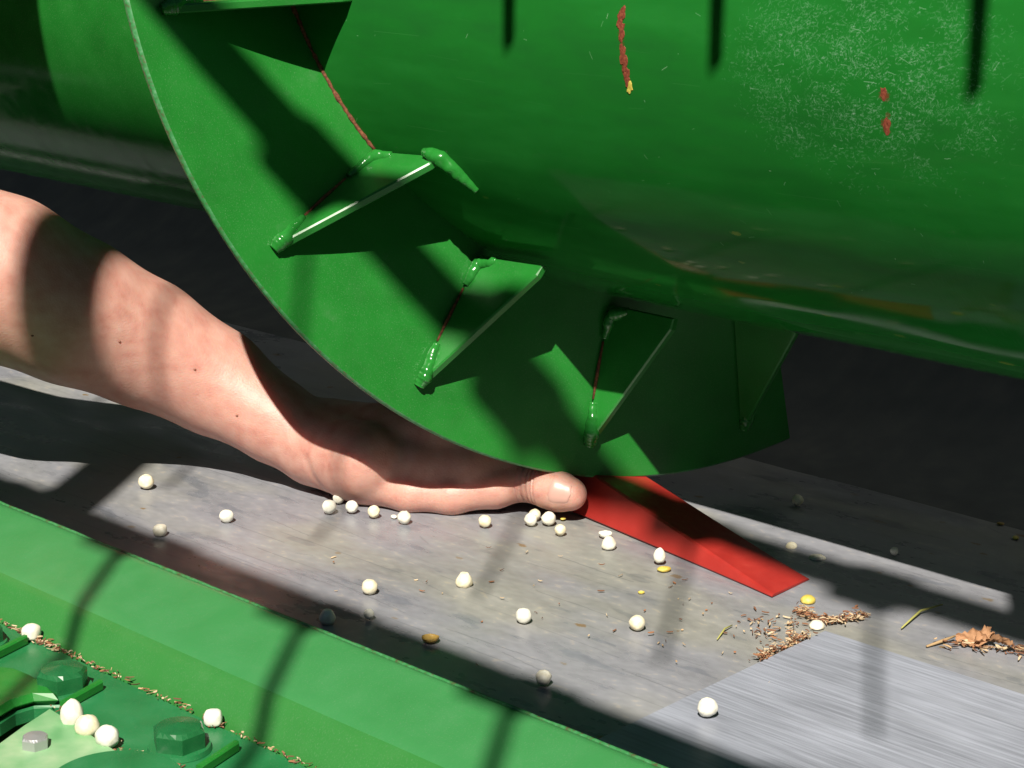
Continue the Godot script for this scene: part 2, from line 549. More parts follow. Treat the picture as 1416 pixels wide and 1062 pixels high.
func build_auger() -> void:
	var au := thing("auger", "large green auger drum with a helical flight stiffened by triangular gussets", "auger")
	# drum
	var rows := []
	var xs := []
	for i in 65:
		xs.append(DX0 + DW * i / 64.0)
	var dent := fnoise(2.5, 141, 2)
	for x in xs:
		var ring := []
		for k in 97:
			var an := DA + DS * k / 96.0
			var rr := DRUM_R + dent.get_noise_2d(x * 2.0, an) * 0.0006
			ring.append(Vector3(x, -rr * sin(an), rr * cos(an)))
		rows.append(ring)
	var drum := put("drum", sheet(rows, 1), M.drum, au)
	var back := []
	for x in xs:
		var ring := []
		for k in 49:
			var an := DA + DS + (TAU - DS) * k / 48.0
			ring.append(Vector3(x, -DRUM_R * sin(an), DRUM_R * cos(an)))
		back.append(ring)
	put("drum_shell", sheet(back), M.drum_plain, drum)
	for side in [[-1.3, DX0], [DX0 + DW, 1.4]]:
		var rr2 := []
		for i in 9:
			var ring := []
			for k in 97:
				var an := TAU * k / 96.0
				ring.append(Vector3(lerpf(side[0], side[1], i / 8.0), -DRUM_R * sin(an), DRUM_R * cos(an)))
			rr2.append(ring)
		put("drum_shell", sheet(rr2), M.drum_plain, drum)
	# flight: two faces and rims
	var p0 := -3.3
	var p1 := 1.84
	var n := 200
	var th := 0.005
	var front := []
	var rear := []
	var rim := []
	for i in n + 1:
		var ph := lerpf(p0, p1, i / float(n))
		var row := []
		var rowb := []
		for k in 7:
			var r := lerpf(DRUM_R - 0.003, FLIGHT_R, k / 6.0)
			row.append(hel(r, ph))
			rowb.append(hel(r, ph, -th))
		front.append(row)
		rear.append(rowb)
		rim.append([hel(FLIGHT_R, ph), hel(FLIGHT_R + 0.0012, ph, -0.0009), hel(FLIGHT_R + 0.0012, ph, -th + 0.0009), hel(FLIGHT_R, ph, -th)])
	var fl := put("flight", sheet(front), M.green, au)
	put("flight_back", sheet(rear), M.green, fl)
	put("flight_edge", sheet(rim), M.flight_edge, fl)
	# rusty joint between flight and drum
	var path := []
	var rad := []
	var wn := fnoise(0.3, 151, 2)
	for i in 100:
		var ph := -0.62 + i * 0.0112
		path.append(hel(DRUM_R + 0.0004, ph, 0.0005))
		rad.append(0.0013 + 0.0008 * wn.get_noise_1d(i * 2.0))
	var j := put("joint_seam", tube(path, rad, 8, 0.5, wn), M.rust, fl)
	j.set_meta("label", "thin rusty seam where the flight meets the drum")
	# gussets
	var angles := [-0.80, -0.40, 0.012, 0.505, 0.915, 1.334, 1.7226]
	var foot := [0.187, 0.187, 0.187, 0.188, 0.193, 0.193, 0.193, 0.193]
	for g in angles.size():
		var ph: float = angles[g]
		var r0: float = foot[g]
		var O := hel(0.275, ph, 0.0006)
		var C := hel(r0, ph, 0.0006)
		var T := hel(r0, ph - 0.02, 0.056)
		var T2 := hel(r0 + 0.007, ph - 0.018, 0.055)
		var O2 := hel(0.275, ph, 0.006)
		var nrm := (O - C).cross(T - C).normalized()
		var gu := put("gusset", plate([C, T, T2, O2, O], nrm * 0.005), M.green, au)
		# weld at the outer end
		var up := Vector3(0, sin(ph + 1.57), 0) * 0.0 + nrm * (1.0 if nrm.y > 0 else -1.0)
		put("weld", weld_bead([hel(0.281, ph, 0.0015) , hel(0.272, ph, 0.004) + up * 0.002, hel(0.254, ph, 0.002) + up * 0.003], 0.0055, 0.0036, 160 + g), M.weld, gu)
		# weld at the inner corner
		put("weld", weld_bead([hel(0.214, ph, 0.002) + up * 0.003, hel(r0 + 0.006, ph, 0.004) + up * 0.003, hel(r0 + 0.002, ph, 0.016) + up * 0.0025], 0.0034, 0.0042, 170 + g), M.weld, gu)
		# weld that wraps the tip on the drum
		if g == 3:
			var up2 := up * 0.003
			put("weld", weld_bead([hel(r0 + 0.001, ph - 0.02, 0.047) + up2 * 1.4, hel(r0 + 0.001, ph - 0.02, 0.0585) + up2, hel(r0, ph + 0.03, 0.063), hel(r0, ph + 0.085, 0.0655)], 0.0052, 0.0032, 180 + g), M.weld, gu)
		# rust in the crack between the two welds
		put("rust_line", tube([hel(0.252, ph, 0.001) + up * 0.0026, hel(0.235, ph, 0.001) + up * 0.0028, hel(0.216, ph, 0.001) + up * 0.0026], [0.0008, 0.0012, 0.0008], 8), M.rust, gu)
	# paint chips with rust, thin flakes standing a little proud of the drum
	var flakes := [[0.4085, 0.112, 0.0028], [0.4096, 0.196, 0.0030], [0.4104, 0.182, 0.0024], [0.4092, 0.188, 0.002]]
	for i in 22:
		var t := i / 21.0
		if i in [9, 10, 16]:
			continue
		flakes.append([0.2532 + 0.0028 * t * t + rng.randfn(0, 0.0009), -0.035 + 0.19 * t, rng.randf_range(0.0016, 0.0030)])
	for f in flakes:
		put("paint_chip", chip_mesh(f[0], f[1], f[2]), M.red_chip, drum)
	for f in [[0.258, 0.166, 0.0022], [0.2572, 0.178, 0.0018]]:
		put("paint_chip", chip_mesh(f[0], f[1], f[2]), M.seed_yellow, drum)

func on_drum(x: float, ang: float, dx: float, dy: float, h: float) -> Vector3:
	var a := ang + dy / DRUM_R
	return Vector3(x + dx, -(DRUM_R + h) * sin(a), (DRUM_R + h) * cos(a))

func chip_mesh(x: float, ang: float, r: float) -> ArrayMesh:
	var st := begin()
	var n := 11
	var ring := []
	var base := []
	for i in n:
		var t := TAU * i / n
		var rr := r * rng.randf_range(0.55, 1.15)
		ring.append(on_drum(x, ang, cos(t) * rr * 0.75, sin(t) * rr * 1.25, 0.0003))
		base.append(on_drum(x, ang, cos(t) * rr * 0.9, sin(t) * rr * 1.4, -0.0004))
	var c: Vector3 = on_drum(x, ang, 0, 0, 0.0004)
	for i in n:
		var k := (i + 1) % n
		poly(st, [c, ring[i], ring[k]], Vector3(0, -sin(ang), cos(ang)))
		poly(st, [ring[i], ring[k], base[k], base[i]], ring[i] - c)
	return done(st)

# ---------------------------------------------------------------- red wedge
func build_wedge() -> void:
	var w := thing("gauge_wedge", "red tapered wedge held under the green flight on the steel floor", "wedge", Vector3(0.2, FLOOR_Y, 0.08))
	var secs := []
	for i in 13:
		var x := lerpf(0.100, 0.30, i / 12.0)
		var nb := Vector3(x, FLOOR_Y + 0.0006, 0.072 + 0.181 * (x - 0.129))
		var cr := Vector3(x, -0.2945 - (x - 0.145) * 0.1387, 0.064 + (x - 0.145) * 0.2388)
		var ft := Vector3(x, -0.3002 - (x - 0.147) * 0.1053, 0.024 + (x - 0.147) * 0.276)
		var fb := Vector3(x, FLOOR_Y + 0.0006, ft.z - 0.002)
		if i == 12:
			nb.x += 0.001; cr.x += 0.001
		secs.append([nb, cr, ft, fb])
	var st := begin()
	var o := Vector3(0.2, FLOOR_Y, 0.08)
	var bev := 0.0011
	var faces := []
	for i in secs.size():
		var q := []
		for k in 4:
			var p: Vector3 = secs[i][k] - o
			var prev: Vector3 = (secs[i][(k + 3) % 4] - o - p)
			var nxt: Vector3 = (secs[i][(k + 1) % 4] - o - p)
			var b := minf(bev, minf(prev.length(), nxt.length()) * 0.3)
			q.append(p + prev.normalized() * b)
			q.append(p + nxt.normalized() * b)
		faces.append(q)
	for i in faces.size() - 1:
		for k in 8:
			var k2 := (k + 1) % 8
			var mid: Vector3 = (faces[i][k] + faces[i][k2]) * 0.5
			var cen := Vector3.ZERO
			for p in faces[i]:
				cen += p / 8.0
			var od := mid - cen
			od.x = 0.0
			poly(st, [faces[i][k], faces[i + 1][k], faces[i + 1][k2], faces[i][k2]], od)
	poly(st, faces[0], Vector3(-1, 0, 0))
	poly(st, faces[faces.size() - 1], Vector3(1, 0, 0))
	put("wedge_body", done(st), M.red, w)

# ---------------------------------------------------------------- front rail, plate and bolts
func build_rail() -> void:
	var r := thing("front_rail", "green front rail of bent sheet with a bolted plate at the bottom left", "rail", Vector3(0, FLOOR_Y, 0.39))
	var o := Vector3(0, FLOOR_Y, 0.39)
	# profile (z, y) from under the rear lip, over the ridge, down two faces to the groove
	var raw := [Vector2(0.3395, -0.316), Vector2(0.3392, -0.306), Vector2(0.3396, -0.3005), Vector2(0.3412, -0.2984), Vector2(0.3436, -0.2979), Vector2(0.346, -0.2982), Vector2(0.352, -0.2995), Vector2(0.372, -0.3038), Vector2(0.384, -0.3064), Vector2(0.3885, -0.3076), Vector2(0.3915, -0.3087), Vector2(0.3941, -0.3101), Vector2(0.3963, -0.3119), Vector2(0.3985, -0.3143), Vector2(0.4035, -0.3202), Vector2(0.4092, -0.3268), Vector2(0.4096, -0.332)]
	var wob := fnoise(3.0, 201, 2)
	for part in [["rail_top", 0, 11], ["rail_skirt", 10, raw.size()]]:
		var rows := []
		for q in range(part[1], part[2]):
			var p: Vector2 = raw[q]
			var row := []
			for k in 101:
				var x := -0.62 + k * 0.0136
				var dz := wob.get_noise_2d(x * 4.0, p.x * 20.0) * 0.0006
				row.append(Vector3(x, p.y + dz, p.x + dz) - o)
			rows.append(row)
		put(part[0], sheet(rows), M.green_dust_sheen if part[1] == 0 else M.green_skirt, r)  # top and skirt toned apart for how light strikes them
	# bright worn lip along the ridge
	var lip := []
	var rad := []
	for k in 120:
		var x := -0.6 + k * 0.0114
		lip.append(Vector3(x, -0.2989, 0.3399) - o)
		rad.append(0.0011 + 0.0003 * wob.get_noise_1d(x * 60.0))
	var le := put("worn_lip", tube(lip, rad, 6), M.flight_edge, r)
	le.set_meta("label", "thin worn edge along the rear of the rail")
	# plate with bolts
	var yp := -0.3249
	var pl := put("bolt_plate", plate(lay([[-0.6, 0.4115], [0.75, 0.4115], [0.75, 0.4630], [0.24, 0.4630], [0.19, 0.4630], [0.165, 0.4620], [0.145, 0.4600], [0.133, 0.4560], [0.1242, 0.4520], [0.1165, 0.4613], [0.1155, 0.4713], [0.1200, 0.4830], [0.118, 0.50], [-0.6, 0.50]], yp - 0.004, o), Vector3(0, 0.008, 0), 0.001), M.green_bluish, r)
	pl.set_meta("label", "flat green plate carrying the hexagon bolts")
	var lo := put("lower_plate", plate(lay([[-0.4, 0.44], [0.8, 0.44], [0.8, 0.62], [-0.4, 0.62]], yp - 0.026, o), Vector3(0, 0.006, 0)), M.green, r)
	lo.set_meta("label", "lower sheet seen through the slot")
	var gm := put("guard_lip", plate(lay([[0.030, 0.458], [0.050, 0.455], [0.0723, 0.4505], [0.0800, 0.4462], [0.0932, 0.4450], [0.1081, 0.4462], [0.1180, 0.4490], [0.1246, 0.4524], [0.1169, 0.4613], [0.1158, 0.4713], [0.1206, 0.4850], [0.118, 0.50], [0.03, 0.50]], yp + 0.0031, o), Vector3(0, 0.006, 0), 0.0028), M.green, r)
	gm.set_meta("label", "curved raised lip round the dark slot")
	var tn := put("pale_tongue", plate(lay([[0.1285, 0.4600], [0.1300, 0.4655], [0.1355, 0.4805], [0.1432, 0.4979], [0.16, 0.54], [0.27, 0.54], [0.235, 0.480], [0.20, 0.4660], [0.165, 0.4628], [0.145, 0.4606]], yp + 0.0005, o), Vector3(0, 0.005, 0), 0.0012), M.pale_green, r)
	tn.set_meta("label", "pale green tongue at the picture's lower left")
	var disc := CylinderMesh.new()
	disc.top_radius = 0.0300
	disc.bottom_radius = 0.0325
	disc.height = 0.004
	disc.radial_segments = 64
	var dm := put("pivot_disc", disc, M.green_bluish, r)
	dm.position = Vector3(0.222, yp + 0.0052, 0.489) - o
	var nut := put("small_nut", hex_mesh(0.0066, 0.0055, 0.0006), M.steel, r)
	nut.position = Vector3(0.1600, yp + 0.003, 0.4895) - o
	nut.rotation.y = 0.4
	for b in [[0.1105, 0.4400, 0.25, 0.1268, 0.4402], [0.2060, 0.4410, 0.50, 0.2300, 0.4375], [0.0300, 0.4370, 0.75, 0.0500, 0.4330], [0.3080, 0.4415, 0.1, 0.3300, 0.4400]]:
		var bolt := put("bolt", hex_mesh(0.0130, 0.0098, 0.0018), M.bolt_paint, r)
		bolt.position = Vector3(b[0], yp + 0.0024, b[1]) - o
		bolt.rotation.y = b[2]
		var wa := CylinderMesh.new()
		wa.top_radius = 0.0146
		wa.bottom_radius = 0.0152
		wa.height = 0.0024
		wa.radial_segments = 40
		var wm := put("washer", wa, M.green_bluish, bolt)
		wm.position = Vector3(0, -0.001, 0)
		var tx: float = b[3]
		var tz: float = b[4]
		var tab := put("lock_tab", plate([Vector3(tx + 0.004, yp, tz + 0.0145) - o, Vector3(tx - 0.004, yp, tz - 0.0145) - o, Vector3(tx - 0.004, yp + 0.0052, tz - 0.0145) - o, Vector3(tx + 0.004, yp + 0.0052, tz + 0.0145) - o], Vector3(0.0038, 0, -0.001), 0.0009), M.green, r)
		tab.set_meta("label", "upright lock tab beside the bolt head")

func lay(list: Array, y: float, o: Vector3) -> Array:
	var out := []
	for q in list:
		out.append(Vector3(q[0], y, q[1]) - o)
	return out

func hex_mesh(r: float, h: float, dome: float) -> ArrayMesh:
	var st := begin()
	var low := []
	var top := []
	var inn := []
	for i in 6:
		var a := TAU * i / 6.0
		low.append(Vector3(cos(a) * r, 0, sin(a) * r))
		top.append(Vector3(cos(a) * r, h * 0.80, sin(a) * r))
	var nseg := 24
	for i in 6:
		var j := (i + 1) % 6
		var mid: Vector3 = (low[i] + low[j]) * 0.5
		poly(st, [low[i], low[j], top[j], top[i]], mid)
		# chamfer cap sector
		for k in 4:
			var t0 := k / 4.0
			var t1 := (k + 1) / 4.0
			var e0: Vector3 = top[i].lerp(top[j], t0)
			var e1: Vector3 = top[i].lerp(top[j], t1)
			var c0 := Vector3(e0.x, 0, e0.z).normalized() * r * 0.80 + Vector3(0, h, 0)
			var c1 := Vector3(e1.x, 0, e1.z).normalized() * r * 0.80 + Vector3(0, h, 0)
			poly(st, [e0, e1, c1, c0], Vector3(0, 1, 0) + mid)
			poly(st, [c0, c1, Vector3(0, h + dome, 0)], Vector3.UP)
	return done(st)

# ---------------------------------------------------------------- the reel above, out of frame, whose bars and tines throw the bands of shade
func build_reel() -> void:
	var reel := thing("reel", "harvester reel of parallel bars with hanging tines above the auger, outside the frame", "reel", Vector3(0, 0.9, 0.8))
	var o := Vector3(0, 0.9, 0.8)
	var e := Vector3(0, SUN.y, SUN.z).normalized()
	var wv := Vector3(0, -e.z, e.y)
	var k := SUN.x / Vector2(SUN.y, SUN.z).length()
	# [w, distance, bar radius, tine radius, tine length, shadow positions of the tines, clamp radius]
	var bars := [
		[0.0225, 0.90, 0.020, 0.0046, 0.237, [-0.215, -0.075, 0.065, 0.202, 0.344], 0.023],
		[0.2215, 1.50, 0.017, 0.0025, 0.24, [-0.26, -0.12, 0.025, 0.160, 0.290, 0.419, 0.55], 0.025],
		[0.4280, 1.40, 0.0185, 0.0043, 0.26, [-0.26, -0.12, 0.030, 0.185, 0.330, 0.48], 0.0245]]
	for b in bars:
		var p: Vector3 = e * b[1] + wv * b[0]
		var s: float = b[1]
		var x0 := k * s
		var bar := put("reel_bar", tube([Vector3(x0 - 1.1, p.y, p.z) - o, Vector3(x0, p.y, p.z) - o, Vector3(x0 + 1.2, p.y, p.z) - o], [b[2], b[2], b[2]], 24), M.green, reel)
		for u in b[5]:
			var x: float = u + x0
			var top := Vector3(x, p.y, p.z) - o
			put("tine", tube([top, top + Vector3(0, -b[4] * 0.5, 0), top + Vector3(0, -b[4], 0)], [b[3], b[3], b[3] * 0.8], 10), M.steel, bar)
			put("clamp", tube([top + Vector3(-0.017, -0.006, 0), top + Vector3(0.017, -0.006, 0)], [b[6], b[6]], 20), M.green, bar)
	# hanging plates added to the reel to throw the broad patches of shade
	for h in [[0.2215, 1.50, -0.180, 0.05, 0.33], [0.0225, 0.90, -0.43, 0.12, 0.30], [0.0225, 0.90, 0.44, 0.075, 0.33]]:
		var p: Vector3 = e * h[1] + wv * h[0]
		var x: float = h[2] + k * h[1]
		var top := Vector3(x, p.y, p.z) - o
		var hw: float = h[3] * 0.5
		put("shade_bracket", plate([top + Vector3(-hw, 0, 0), top + Vector3(hw, 0, 0), top + Vector3(hw, -h[4], 0), top + Vector3(-hw, -h[4], 0)], Vector3(0, 0, 0.008)), M.green, reel)

# ---------------------------------------------------------------- arm and hand: one skin from joined tapered capsules (surface nets)
var bones := []                  # [a, b, ra, rb]
func bone(a: Vector3, ra: float, b: Vector3, rb: float) -> void:
	bones.append([a, b, ra, rb])

func chain(pts: Array) -> void:
	for i in pts.size() - 1:
		bone(pts[i][0], pts[i][1], pts[i + 1][0], pts[i + 1][1])

var creases := []                # [centre, normal of the crease ring, depth, width, reach]
func skin_d(p: Vector3, list: Array, kk: float) -> float:
	var s := 0.0
	var m := 1e9
	var ds := PackedFloat32Array()
	for i in list:
		var b: Array = bones[i]
		var a: Vector3 = b[0]
		var ab: Vector3 = b[1] - a
		var t := clampf((p - a).dot(ab) / ab.length_squared(), 0.0, 1.0)
		var d := p.distance_to(a + ab * t) - lerpf(b[2], b[3], t)
		ds.append(d)
		m = minf(m, d)
	for d in ds:
		s += exp(-(d - m) / kk)
	var r := m - kk * log(s)
	for c in creases:
		var q: Vector3 = p - c[0]
		if q.length_squared() < c[4] * c[4]:
			var h: float = q.dot(c[1]) / c[3]
			r += c[2] * exp(-h * h) * smoothstep(1.0, 0.6, q.length() / c[4])
	return r

func surface_net(cell: float, kk: float) -> ArrayMesh:
	var lo := Vector3(1e9, 1e9, 1e9)
	var hi := -lo
	for b in bones:
		for i in 2:
			var v: Vector3 = Vector3.ONE * (b[2 + i] + 0.012)
			lo = lo.min(b[i] - v)
			hi = hi.max(b[i] + v)
	var bs := 6
	var nb := Vector3i(((hi - lo) / (cell * bs)).ceil())
	var vert := {}
	var val := {}
	var verts := PackedVector3Array()
	var blocks := []
	var reach := cell * bs * 0.87 + cell * 1.5
	for bx in nb.x:
		for by in nb.y:
			for bz in nb.z:
				var c := lo + (Vector3(bx, by, bz) + Vector3.ONE * 0.5) * cell * bs
				var list := []
				var near := 1e9
				for i in bones.size():
					var b: Array = bones[i]
					var ab: Vector3 = b[1] - b[0]
					var t := clampf((c - b[0]).dot(ab) / ab.length_squared(), 0.0, 1.0)
					var d: float = c.distance_to(b[0] + ab * t) - lerpf(b[2], b[3], t)
					if d < reach + kk * 4.0:
						list.append(i)
					near = minf(near, d)
				if list.is_empty() or near > reach + kk * 2.0 or near < -(reach + 0.012):
					continue
				if near < -0.004 and skin_d(c, list, kk) < -(reach + 0.003):
					continue
				blocks.append([Vector3i(bx, by, bz) * bs, list])
	for bl in blocks:
		var o: Vector3i = bl[0]
		for x in bs + 1:
			for y in bs + 1:
				for z in bs + 1:
					var v := o + Vector3i(x, y, z)
					var id := (v.x * 4096 + v.y) * 4096 + v.z
					if not val.has(id):
						val[id] = skin_d(lo + Vector3(v) * cell, bl[1], kk)
	var ofs := [0, 4096 * 4096, 4096, 4096 * 4096 + 4096, 1, 4096 * 4096 + 1, 4096 + 1, 4096 * 4096 + 4096 + 1]
	var pos := [Vector3(0, 0, 0), Vector3(1, 0, 0), Vector3(0, 1, 0), Vector3(1, 1, 0), Vector3(0, 0, 1), Vector3(1, 0, 1), Vector3(0, 1, 1), Vector3(1, 1, 1)]
	var edges := [[0, 1], [2, 3], [4, 5], [6, 7], [0, 2], [1, 3], [4, 6], [5, 7], [0, 4], [1, 5], [2, 6], [3, 7]]
	for bl in blocks:
		var o: Vector3i = bl[0]
		for x in bs:
			for y in bs:
				for z in bs:
					var v := o + Vector3i(x, y, z)
					var id := (v.x * 4096 + v.y) * 4096 + v.z
					var d := []
					var neg := 0
					for k in 8:
						var w: float = val[id + ofs[k]]
						d.append(w)
						if w < 0.0:
							neg += 1
					if neg == 0 or neg == 8:
						continue
					var p := Vector3.ZERO
					var n := 0
					for ed in edges:
						var a: float = d[ed[0]]
						var b: float = d[ed[1]]
						if (a < 0.0) != (b < 0.0):
							p += (pos[ed[0]] as Vector3).lerp(pos[ed[1]], a / (a - b))
							n += 1
					vert[id] = verts.size()
					verts.append(lo + (Vector3(v) + p / n) * cell)
	var tris := PackedInt32Array()
	var sx := 4096 * 4096
	var sy := 4096
	for id in vert:
		for ax in 3:
			var step: int = [sx, sy, 1][ax]
			var u: int = [sy, 1, sx][ax]
			var w: int = [1, sx, sy][ax]
			if not val.has(id + step):
				continue
			var a: float = val[id]
			var b: float = val[id + step]
			if (a < 0.0) == (b < 0.0):
				continue
			if not (vert.has(id - u) and vert.has(id - w) and vert.has(id - u - w)):
				continue
			var q := [vert[id], vert[id - u], vert[id - u - w], vert[id - w]]
			if a < 0.0:
				q.reverse()
			for k in [0, 1, 2, 0, 2, 3]:
				tris.append(q[k])
	# finer skin on the thumb: split its edges twice and settle the new points on the surface
	var near := []
	for i in bones.size():
		if maxf(bones[i][0].x, bones[i][1].x) > 0.07 and maxf(bones[i][0].z, bones[i][1].z) > 0.06:
			near.append(i)
	for pass_no in 2:
		var mids := {}
		var next := PackedInt32Array()
		for t in range(0, tris.size(), 3):
			var c := [tris[t], tris[t + 1], tris[t + 2]]
			var m := [-1, -1, -1]
			var cnt := 0
			for k in 3:
				var a: int = c[k]
				var b: int = c[(k + 1) % 3]
				if on_thumb(verts[a]) and on_thumb(verts[b]):
					var ky := mini(a, b) * 4000000 + maxi(a, b)
					if not mids.has(ky):
						mids[ky] = verts.size()
						verts.append((verts[a] + verts[b]) * 0.5)
					m[k] = mids[ky]
					cnt += 1
			if cnt == 3:
				next.append_array(PackedInt32Array([c[0], m[0], m[2], m[0], c[1], m[1], m[2], m[1], c[2], m[0], m[1], m[2]]))
			elif cnt == 1:
				for k in 3:
					if m[k] >= 0:
						next.append_array(PackedInt32Array([c[k], m[k], c[(k + 2) % 3], m[k], c[(k + 1) % 3], c[(k + 2) % 3]]))
			else:
				next.append_array(PackedInt32Array(c))
		tris = next
	for i in verts.size():
		var p := verts[i]
		if on_thumb(p):
			for k in 2:
				var d := skin_d(p, near, kk)
				var h := 0.0003
				var g := Vector3(skin_d(p + Vector3(h, 0, 0), near, kk) - d, skin_d(p + Vector3(0, h, 0), near, kk) - d, skin_d(p + Vector3(0, 0, h), near, kk) - d) / h
				p -= g * (d / maxf(g.length_squared(), 0.3))
			verts[i] = p
	var st := begin()
	st.set_smooth_group(0)
	for v in verts:
		st.add_vertex(v)
	for k in tris:
		st.add_index(k)
	st.generate_normals()
	return st.commit()

func on_thumb(p: Vector3) -> bool:
	return p.x > 0.090 and p.z > 0.070 and p.y < -0.278

func build_person() -> void:
	var pe := thing("person", "bare forearm and hand reaching in from the left, thumb pressing the red wedge", "person", Vector3(-0.03, FLOOR_Y, 0.15))
	# upper arm (outside the frame), elbow, forearm, wrist
	chain([[Vector3(-0.47, 0.06, 0.50), 0.060], [Vector3(-0.245, -0.150, 0.325), 0.052]])
	chain([[Vector3(-0.238, -0.158, 0.318), 0.050], [Vector3(-0.1774, -0.183, 0.279), 0.0525], [Vector3(-0.149, -0.205, 0.2455), 0.0468], [Vector3(-0.1300, -0.230, 0.2050), 0.0412], [Vector3(-0.0981, -0.256, 0.1730), 0.0345], [Vector3(-0.0556, -0.277, 0.1585), 0.0268], [Vector3(-0.027, -0.2900, 0.1490), 0.0236], [Vector3(0.0168, -0.2905, 0.1480), 0.0240]])
	# the side of the hand that faces the camera: floor edge, middle and top, from the wrist to the ball of the thumb
	chain([[Vector3(-0.0258, -0.2925, 0.1485), 0.0215], [Vector3(0.0050, -0.3010, 0.1500), 0.0150], [Vector3(0.0169, -0.3054, 0.1465), 0.0124], [Vector3(0.0470, -0.3076, 0.1380), 0.0107], [Vector3(0.0705, -0.3074, 0.1230), 0.0106], [Vector3(0.0900, -0.3025, 0.1040), 0.0112]])
	chain([[Vector3(-0.0258, -0.2905, 0.1450), 0.0225], [Vector3(0.0169, -0.2936, 0.1340), 0.0195], [Vector3(0.0470, -0.2946, 0.1210), 0.0178], [Vector3(0.0705, -0.2941, 0.1060), 0.0170], [Vector3(0.0860, -0.2936, 0.0900), 0.0140]])
	chain([[Vector3(-0.0300, -0.2860, 0.1380), 0.0215], [Vector3(0.0075, -0.2806, 0.1220), 0.0190], [Vector3(0.0470, -0.2791, 0.1070), 0.0180], [Vector3(0.0705, -0.2796, 0.0930), 0.0165], [Vector3(0.0835, -0.2806, 0.0770), 0.0140]])
	chain([[Vector3(0.0887, -0.3030, 0.1022), 0.0114], [Vector3(0.1032, -0.2990, 0.0887), 0.0098], [Vector3(0.1097, -0.2988, 0.0877), 0.0096]])
	# thumb: second joint, pad, tip
	chain([[Vector3(0.1097, -0.2993, 0.0877), 0.0098], [Vector3(0.1177, -0.2997, 0.0869), 0.0106], [Vector3(0.1267, -0.3003, 0.0847), 0.0112], [Vector3(0.1342, -0.3009, 0.0825), 0.0095]])
	# back of the hand: carpus to the four knuckles
	var cp := [Vector3(0.000, -0.2890, 0.1300), Vector3(-0.008, -0.2870, 0.1150), Vector3(-0.013, -0.2885, 0.1030), Vector3(-0.016, -0.2910, 0.0950)]
	var kn := [Vector3(0.088, -0.2800, 0.0720), Vector3(0.074, -0.2760, 0.0500), Vector3(0.058, -0.2780, 0.0300), Vector3(0.042, -0.2830, 0.0120)]
	var kr := [0.0135, 0.0138, 0.0130, 0.0118]
	for i in 4:
		bone(cp[i], [0.0185, 0.0185, 0.0175, 0.0155][i], kn[i], kr[i])
		bone(Vector3(-0.036, -0.2880, 0.1440 - 0.006 * i), 0.0215, cp[i], 0.0175)
	bone(Vector3(0.030, -0.2985, 0.1330), 0.0165, Vector3(0.080, -0.2910, 0.0860), 0.0125)
	bone(Vector3(0.015, -0.2870, 0.1180), 0.0180, Vector3(0.072, -0.2830, 0.0640), 0.0160)
	bone(Vector3(0.040, -0.2950, 0.1250), 0.0150, Vector3(0.062, -0.2840, 0.0700), 0.0130)
	# fingers curl down over the far side of the wedge
	chain([[kn[0], 0.0112], [Vector3(0.117, -0.271, 0.043), 0.0098], [Vector3(0.129, -0.284, 0.022), 0.0088], [Vector3(0.125, -0.301, 0.010), 0.0078]])
	chain([[kn[1], 0.0115], [Vector3(0.102, -0.267, 0.016), 0.0100], [Vector3(0.111, -0.281, -0.004), 0.0090], [Vector3(0.104, -0.301, -0.003), 0.0080]])
	chain([[kn[2], 0.0110], [Vector3(0.083, -0.269, -0.004), 0.0095], [Vector3(0.091, -0.283, -0.020), 0.0085], [Vector3(0.084, -0.302, -0.018), 0.0076]])
	chain([[kn[3], 0.0100], [Vector3(0.064, -0.276, -0.016), 0.0085], [Vector3(0.069, -0.288, -0.028), 0.0076], [Vector3(0.062, -0.303, -0.027), 0.0068]])
	# tendon on the wrist and knuckle folds of the thumb
	var tdir := Vector3(0.022, -0.0004, -0.006).normalized()
	for c in [[0.0, 0.0011, 0.0007], [0.0030, 0.0012, 0.0008], [0.0055, 0.0007, 0.0006], [-0.0035, 0.0006, 0.0006], [-0.007, 0.0004, 0.0006]]:
		creases.append([Vector3(0.1097, -0.2977, 0.0952) + tdir * c[0], (tdir + Vector3(0, 0.12, 0)).normalized(), c[1], c[2], 0.016])
	creases.append([Vector3(-0.004, -0.305, 0.168), Vector3(0.9, 0.35, -0.1).normalized(), 0.0011, 0.0022, 0.022])
	creases.append([Vector3(-0.070, -0.292, 0.175), Vector3(0.35, 0.93, 0.1).normalized(), 0.0012, 0.003, 0.03])
	var o := Vector3(-0.03, FLOOR_Y, 0.15)
	var body := put("arm_and_hand", surface_net(0.0022, 0.0022), M.skin, pe)
	body.position = -o
	for q in [Vector3(-0.150, -0.2, 0.27), Vector3(-0.085, -0.24, 0.2), Vector3(-0.118, -0.215, 0.24), Vector3(-0.06, -0.268, 0.182)]:
		var list := range(bones.size())
		var c: Vector3 = q
		for k in 12:
			var d := skin_d(c, list, 0.0022)
			var g := Vector3(skin_d(c + Vector3(0.0005, 0, 0), list, 0.0022) - d, skin_d(c + Vector3(0, 0.0005, 0), list, 0.0022) - d, skin_d(c + Vector3(0, 0, 0.0005), list, 0.0022) - d) / 0.0005
			c -= g * d * 0.8
		var mo := SphereMesh.new()
		mo.radius = 0.0009
		mo.height = 0.0012
		var mn := put("mole", mo, M.mole, pe)
		mn.position = c - o
	# thumb nail: a curved plate on the side of the thumb that faces the camera
	var tc := Vector3(0.1305, -0.3006, 0.0834)
	var ax := Vector3(0.0100, -0.0008, -0.0028).normalized()
	var out := Vector3(0.62, 0.30, 0.72)
	out = (out - ax * out.dot(ax)).normalized()
	var side := ax.cross(out).normalized()
	var near := range(bones.size())
	var rows := []
